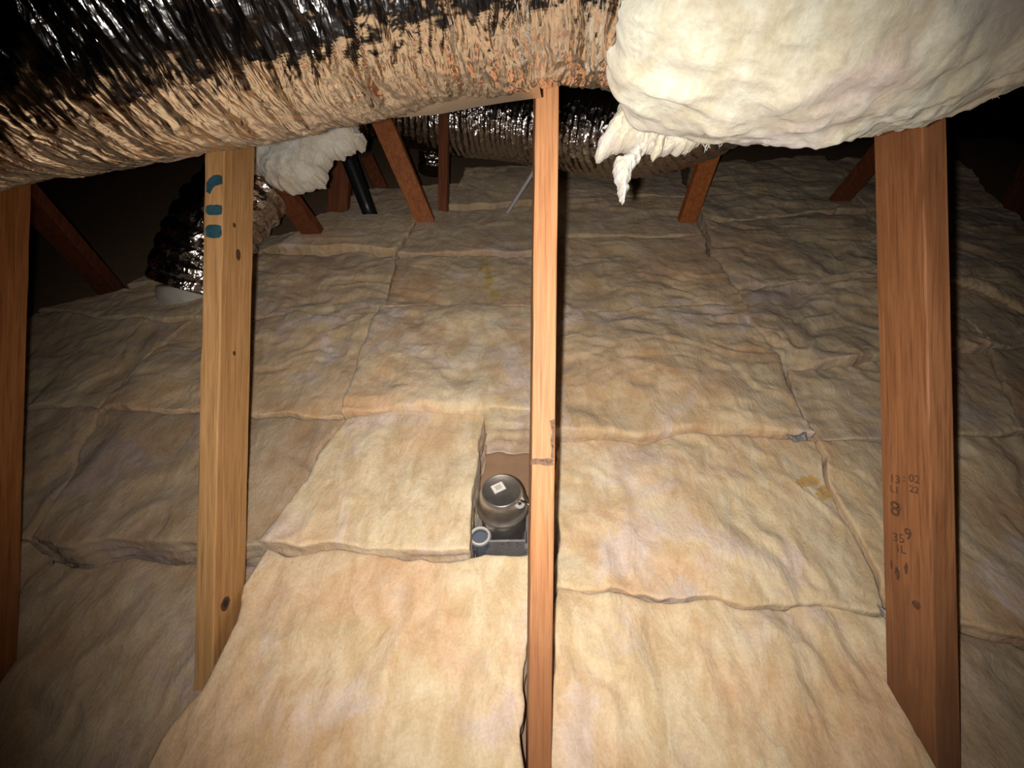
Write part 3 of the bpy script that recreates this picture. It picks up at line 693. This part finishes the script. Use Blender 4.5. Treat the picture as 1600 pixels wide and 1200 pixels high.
# white scrap hanging under the duct left
def scrap(poly, d, th, name, m, parent=None, px=1.3, jag=4.0, edge=26.0, seed=1, tilt=0.0, soft=1.0):
    """thick ragged sheet of fibre: both faces are grids that meet along a torn outline"""
    poly = np.array(poly, float); mn, mx = poly.min(0) - 8, poly.max(0) + 8
    gx = np.arange(mn[0], mx[0], px); gy = np.arange(mn[1], mx[1], px); GX, GY = np.meshgrid(gx, gy, indexing='ij')
    qx = GX + jag * fbm(GX / 9, GY / 9, 0, seed, 3) * 1.6; qy = GY + jag * fbm(GX / 9, GY / 9, 5, seed + 3, 3) * 1.6
    ins = np.zeros(GX.shape, bool); dist = np.full(GX.shape, 1e9); n = len(poly)
    for i in range(n):
        (x1, y1), (x2, y2) = poly[i], poly[(i + 1) % n]
        cond = ((y1 > qy) != (y2 > qy)); xi = (x2 - x1) * (qy - y1) / (y2 - y1 + 1e-9) + x1
        ins ^= cond & (qx < xi)
        t = np.clip(((qx - x1) * (x2 - x1) + (qy - y1) * (y2 - y1)) / ((x2 - x1) ** 2 + (y2 - y1) ** 2), 0, 1)
        dist = np.minimum(dist, np.hypot(qx - x1 - t * (x2 - x1), qy - y1 - t * (y2 - y1)))
    e = np.clip(dist / edge, 0, 1); prof = np.sqrt(1 - (1 - e) ** 2)
    q1 = fbm(GX / 40, GY / 40, 0, seed + 9, 2); cr = fbm(GX / 30 + q1 * 2, GY / 45, 3, seed + 13, 3)
    rel = 1 + 0.35 * q1 + 0.30 * soft * (0.3 - np.abs(cr) * 1.6) + 0.10 * soft * fbm(GX / 7, GY / 7, 0, seed + 21, 2)
    D = d - prof * rel * th / 2 + tilt * (GY - mn[1]) / (mx[1] - mn[1]); Db = d + prof * rel * th / 2 + 0.001 + tilt * (GY - mn[1]) / (mx[1] - mn[1])
    idf = -np.ones(GX.shape, int); vs = []; fs = []; cell = ins[:-1, :-1] & ins[1:, :-1] & ins[1:, 1:] & ins[:-1, 1:]
    use = np.zeros(GX.shape, bool); use[:-1, :-1] |= cell; use[1:, :-1] |= cell; use[1:, 1:] |= cell; use[:-1, 1:] |= cell
    idx = np.argwhere(use); idf[use] = np.arange(len(idx)); N_ = len(idx)
    for DD in (D, Db):
        for i, j in idx:
            k = d / F; vs.append(((GX[i, j] - 800) * k, DD[i, j], CZ + (600 - GY[i, j]) * k))
    for i, j in np.argwhere(cell):
        a, b, c, e_ = idf[i, j], idf[i + 1, j], idf[i + 1, j + 1], idf[i, j + 1]
        fs.append((a, e_, c, b)); fs.append((a + N_, b + N_, c + N_, e_ + N_))
    pad = np.pad(cell, 1)
    for i, j in np.argwhere(cell):
        for di, dj, p, q in ((0, -1, (0, 0), (1, 0)), (1, 0, (1, 0), (1, 1)), (0, 1, (1, 1), (0, 1)), (-1, 0, (0, 1), (0, 0))):
            if not pad[i + 1 + di, j + 1 + dj]:
                a, b = idf[i + p[0], j + p[1]], idf[i + q[0], j + q[1]]; fs.append((a, b, b + N_, a + N_))
    return mesh_obj(name, vs, fs, M[m], parent, smooth=True)
o = scrap([(378, 212), (440, 197), (480, 190), (552, 186), (560, 198), (564, 215), (574, 212), (566, 224), (566, 236), (556, 230), (536, 242), (518, 248), (510, 262), (512, 275), (504, 290), (486, 293), (462, 299), (450, 299), (430, 291), (410, 276), (380, 262)], 1.12, 0.13, 'fibreglass_scrap', 'white_grey', edge=40, jag=3.0, soft=0.35)
tag(o, 'ragged greyish white fibreglass scrap hanging below the duct right of the blue marked post', 'insulation')

t_ = scrap([(1484, 434), (1510, 432), (1545, 446), (1570, 470), (1582, 492), (1568, 494), (1545, 474), (1515, 456), (1486, 446)], 1.56, 0.04, 'torn_ridge', 'batt_tan', B[27], jag=3, edge=8, seed=51, tilt=-0.06)
o = scrap([(1372, 946), (1386, 950), (1390, 975), (1385, 992), (1377, 984), (1372, 966)], 0.835, 0.02, 'foil_scrap', 'galv', jag=2, edge=7, seed=57, px=1.0, tilt=-0.03)
tag(o, 'small crumpled grey foil scrap in the gap left of the right post', 'scrap')
o = scrap([(1226, 678), (1244, 681), (1258, 674), (1262, 690), (1240, 690)], 1.085, 0.02, 'foil_scrap', 'galv', jag=2, edge=6, seed=59, px=1.0)
tag(o, 'tiny dark grey scrap under the corner of the orange tan batt', 'scrap')
t_ = scrap([(1012, 196), (1050, 190), (1058, 226), (1028, 232), (1004, 244), (988, 262), (984, 280), (978, 300), (973, 322), (968, 306), (966, 288), (961, 272), (957, 262), (964, 250), (984, 238), (998, 222)], 0.592, 0.035, 'hanging_tuft', 'white_grey', duct, px=0.9, jag=3.2, edge=12, seed=31)
t_['label'] = 'dangling twisted tuft of white fibre'
t_ = scrap([(1000, 100), (1040, 105), (1046, 165), (1030, 205), (1004, 200), (975, 204), (948, 216), (943, 206), (945, 190), (958, 172), (978, 140)], 0.545, 0.05, 'torn_flap', 'white', duct, px=1.2, jag=2.0, edge=26, seed=41, tilt=0.06)
t_['label'] = 'torn flap at the left end of the white wrap'
t_ = scrap([(1044, 150), (1056, 150), (1050, 185), (1048, 218), (1036, 226), (1032, 218), (1038, 190)], 0.535, 0.02, 'fibre_strip', 'white', duct, px=0.9, jag=1.5, edge=6, seed=43, tilt=0.04)
t_ = scrap([(1005, 205), (1060, 205), (1095, 228), (1075, 238), (1055, 236), (1030, 240), (1012, 236)], 0.585, 0.03, 'fibre_strip', 'white', duct, px=0.9, jag=3.5, edge=9, seed=47)

# ------------------------------------------------------------------ recessed light in the opening
Bc = P(789, 845, 1.088); Bc = Vector((Bc.x, Bc.y, fd(Bc.y)))
ax_ = (NRM + Vector((-0.03, 0, 0))).normalized()
rl = empty('recessed_light', Bc, 'round zinc plated recessed light housing standing in the insulation opening', 'light fixture')
mb = MB(); R0 = 0.049
mb.lathe(Bc, ax_, [(R0 * .93, 0), (R0 * .95, .02), (R0 * .97, .128), (R0 * .97, .130)], 56)
mb.build('can', M['can'], rl, smooth=True)
mb = MB()
mb.lathe(Bc, ax_, [(R0 * .96, .126), (R0 * 1.08, .1265), (R0 * 1.11, .130), (R0 * 1.08, .1345), (R0 * 1.0, .136), (R0 * .985, .150), (R0 * .95, .166), (R0 * .88, .178), (R0 * .80, .184), (R0 * .77, .1855), (R0 * .755, .1845), (R0 * .2, .1852), (0.0001, .1852)], 56)
cap = mb.build('cap', M['can'], rl, smooth=True); cap['label'] = 'domed cap with a flat top'
uu = Vector((1, 0, 0)); uu = (uu - ax_ * uu.dot(ax_)).normalized(); vv = ax_.cross(uu)
if vv.z < 0: vv = -vv
tc_ = Bc + ax_ * 0.1862
def plate(name, c, a, b_, h, m, parent, ang=0.0, th=0.0005):
    e1 = uu * math.cos(ang) + vv * math.sin(ang); e2 = -uu * math.sin(ang) + vv * math.cos(ang)
    mb = MB(); mb.box(c, e1 * a, e2 * b_, ax_ * th); return mb.build(name, M[m], parent)
an = math.radians(-62) + math.pi / 2
stc = tc_ + uu * (-0.006) + vv * 0.005
st_ = plate('sticker', stc, 0.0125, 0.0098, 0, 'paper', rl, an)
mb = MB(); e1 = uu * math.cos(an) + vv * math.sin(an); e2 = -uu * math.sin(an) + vv * math.cos(an)
for i in range(6): mb.box(stc + ax_ * .0007 + e2 * (-.0045 + i * .0018), e1 * 0.0065, e2 * 0.0004, ax_ * 0.0001)
mb.build('print', M['print'], st_)
# knockout plate and conduit at the shoulder of the cap
kd = (uu * 0.74 - vv * 0.50).normalized(); kn = (ax_ * 0.8 + kd * 0.6).normalized(); kc = Bc + ax_ * 0.176 + kd * (R0 * 0.87)
mb = MB(); mb.lathe(kc, kn, [(0.0125, -.003), (0.0125, .0015), (0.006, .002), (0.0055, .0)], 28)
mb.build('knockout_plate', M['grey_light'], rl, smooth=False)
mb = MB(); mb.lathe(kc, kn, [(0.0055, .0005), (0.0001, .0006)], 20); mb.build('knockout_hole', M['hole'], rl)
mb = MB(); p0 = kc; K = 110
ctrl = [p0 - kn * 0.004, p0 + kn * 0.012, p0 + kn * 0.016 + kd * 0.018 + ax_ * -0.006, p0 + kd * 0.032 - ax_ * 0.035, p0 + kd * 0.030 - ax_ * 0.09, p0 + kd * 0.024 - ax_ * 0.168]
pth = smooth_path([tuple(c) for c in ctrl], K); mb.tube([Vector(p) for p in pth], [0.0030 if i % 2 else 0.0024 for i in range(K)], 10)
mb.build('flexible_conduit', M['chrome'], rl, smooth=True)
# mounting pan, bracket with holes, threaded bushing
plate('mounting_pan', Bc + ax_ * 0.001 + uu * (-0.004), 0.072, 0.085, 0, 'galv', rl, 0, 0.001)
bc = Bc - vv * 0.062 + uu * 0.004
mb = MB(); hB = 0.0475
mb.box(bc + ax_ * hB, uu * 0.042, vv * 0.0008, ax_ * hB); mb.box(bc + ax_ * (2 * hB) + vv * 0.0015, uu * 0.042, vv * 0.0015, ax_ * 0.0008)
mb.box(bc + ax_ * hB + uu * 0.042 + vv * 0.01, uu * 0.0008, vv * 0.011, ax_ * hB)
br = mb.build('bracket', M['galv'], rl)
for (a, h) in ((-0.006, 0.086), (0.009, 0.079), (0.0065, 0.0905), (0.026, 0.089), (0.025, 0.079), (0.031, 0.084)):
    mb = MB(); mb.lathe(bc + uu * a + ax_ * h - vv * 0.0012, -vv, [(0.0016, 0), (0.0001, .0001)], 12); mb.build('screw_hole', M['hole'], br)
bu = Bc - vv * 0.050 - uu * 0.047
mb = MB(); n = 44; prof = []
for h in (0, 0.073, 0.095):
    prof.append(h)
ring = []
for h in (0.073, 0.095):
    for a in range(n):
        aa = 2 * math.pi * a / n; r = 0.0235 * (1.0 if a % 4 < 2 else 0.93); ring.append(bu + ax_ * h + (uu * math.cos(aa) + vv * math.sin(aa)) * r)
mb.add(ring, [(a, (a + 1) % n, n + (a + 1) % n, n + a) for a in range(n)] + [tuple(range(n))[::-1]])
mb.lathe(bu, ax_, [(0.0235, .095), (0.018, .0955), (0.018, .082), (0.0001, .082)], n)
mb.lathe(bu, ax_, [(0.015, 0), (0.015, .075)], 24)
b1 = mb.build('bushing', M['grey_plastic'], rl); b1['label'] = 'ribbed grey blue bushing'
mb = MB(); mb.lathe(bu, ax_, [(0.0205, .094), (0.0215, .0985), (0.019, .1005), (0.0165, .0985), (0.0165, .094)], 40)
b2 = mb.build('bushing_rim', M['offwhite'], rl, smooth=True); b2['label'] = 'off white rim of the bushing'
mb = MB(); mb.box(Bc + uu * 0.058 + ax_ * 0.06 - vv * 0.02, uu * 0.001, vv * 0.05, ax_ * 0.06); mb.build('side_bracket', M['galv'], rl)
mb = MB(); mb.lathe(bc + uu * 0.046 + ax_ * 0.080 - vv * 0.001, -vv + uu * .2, [(0.009, 0), (0.009, .012), (0.006, .0125), (0.006, .002), (0.0001, .002)], 24)
mb.build('cable_connector', M['galv'], rl)
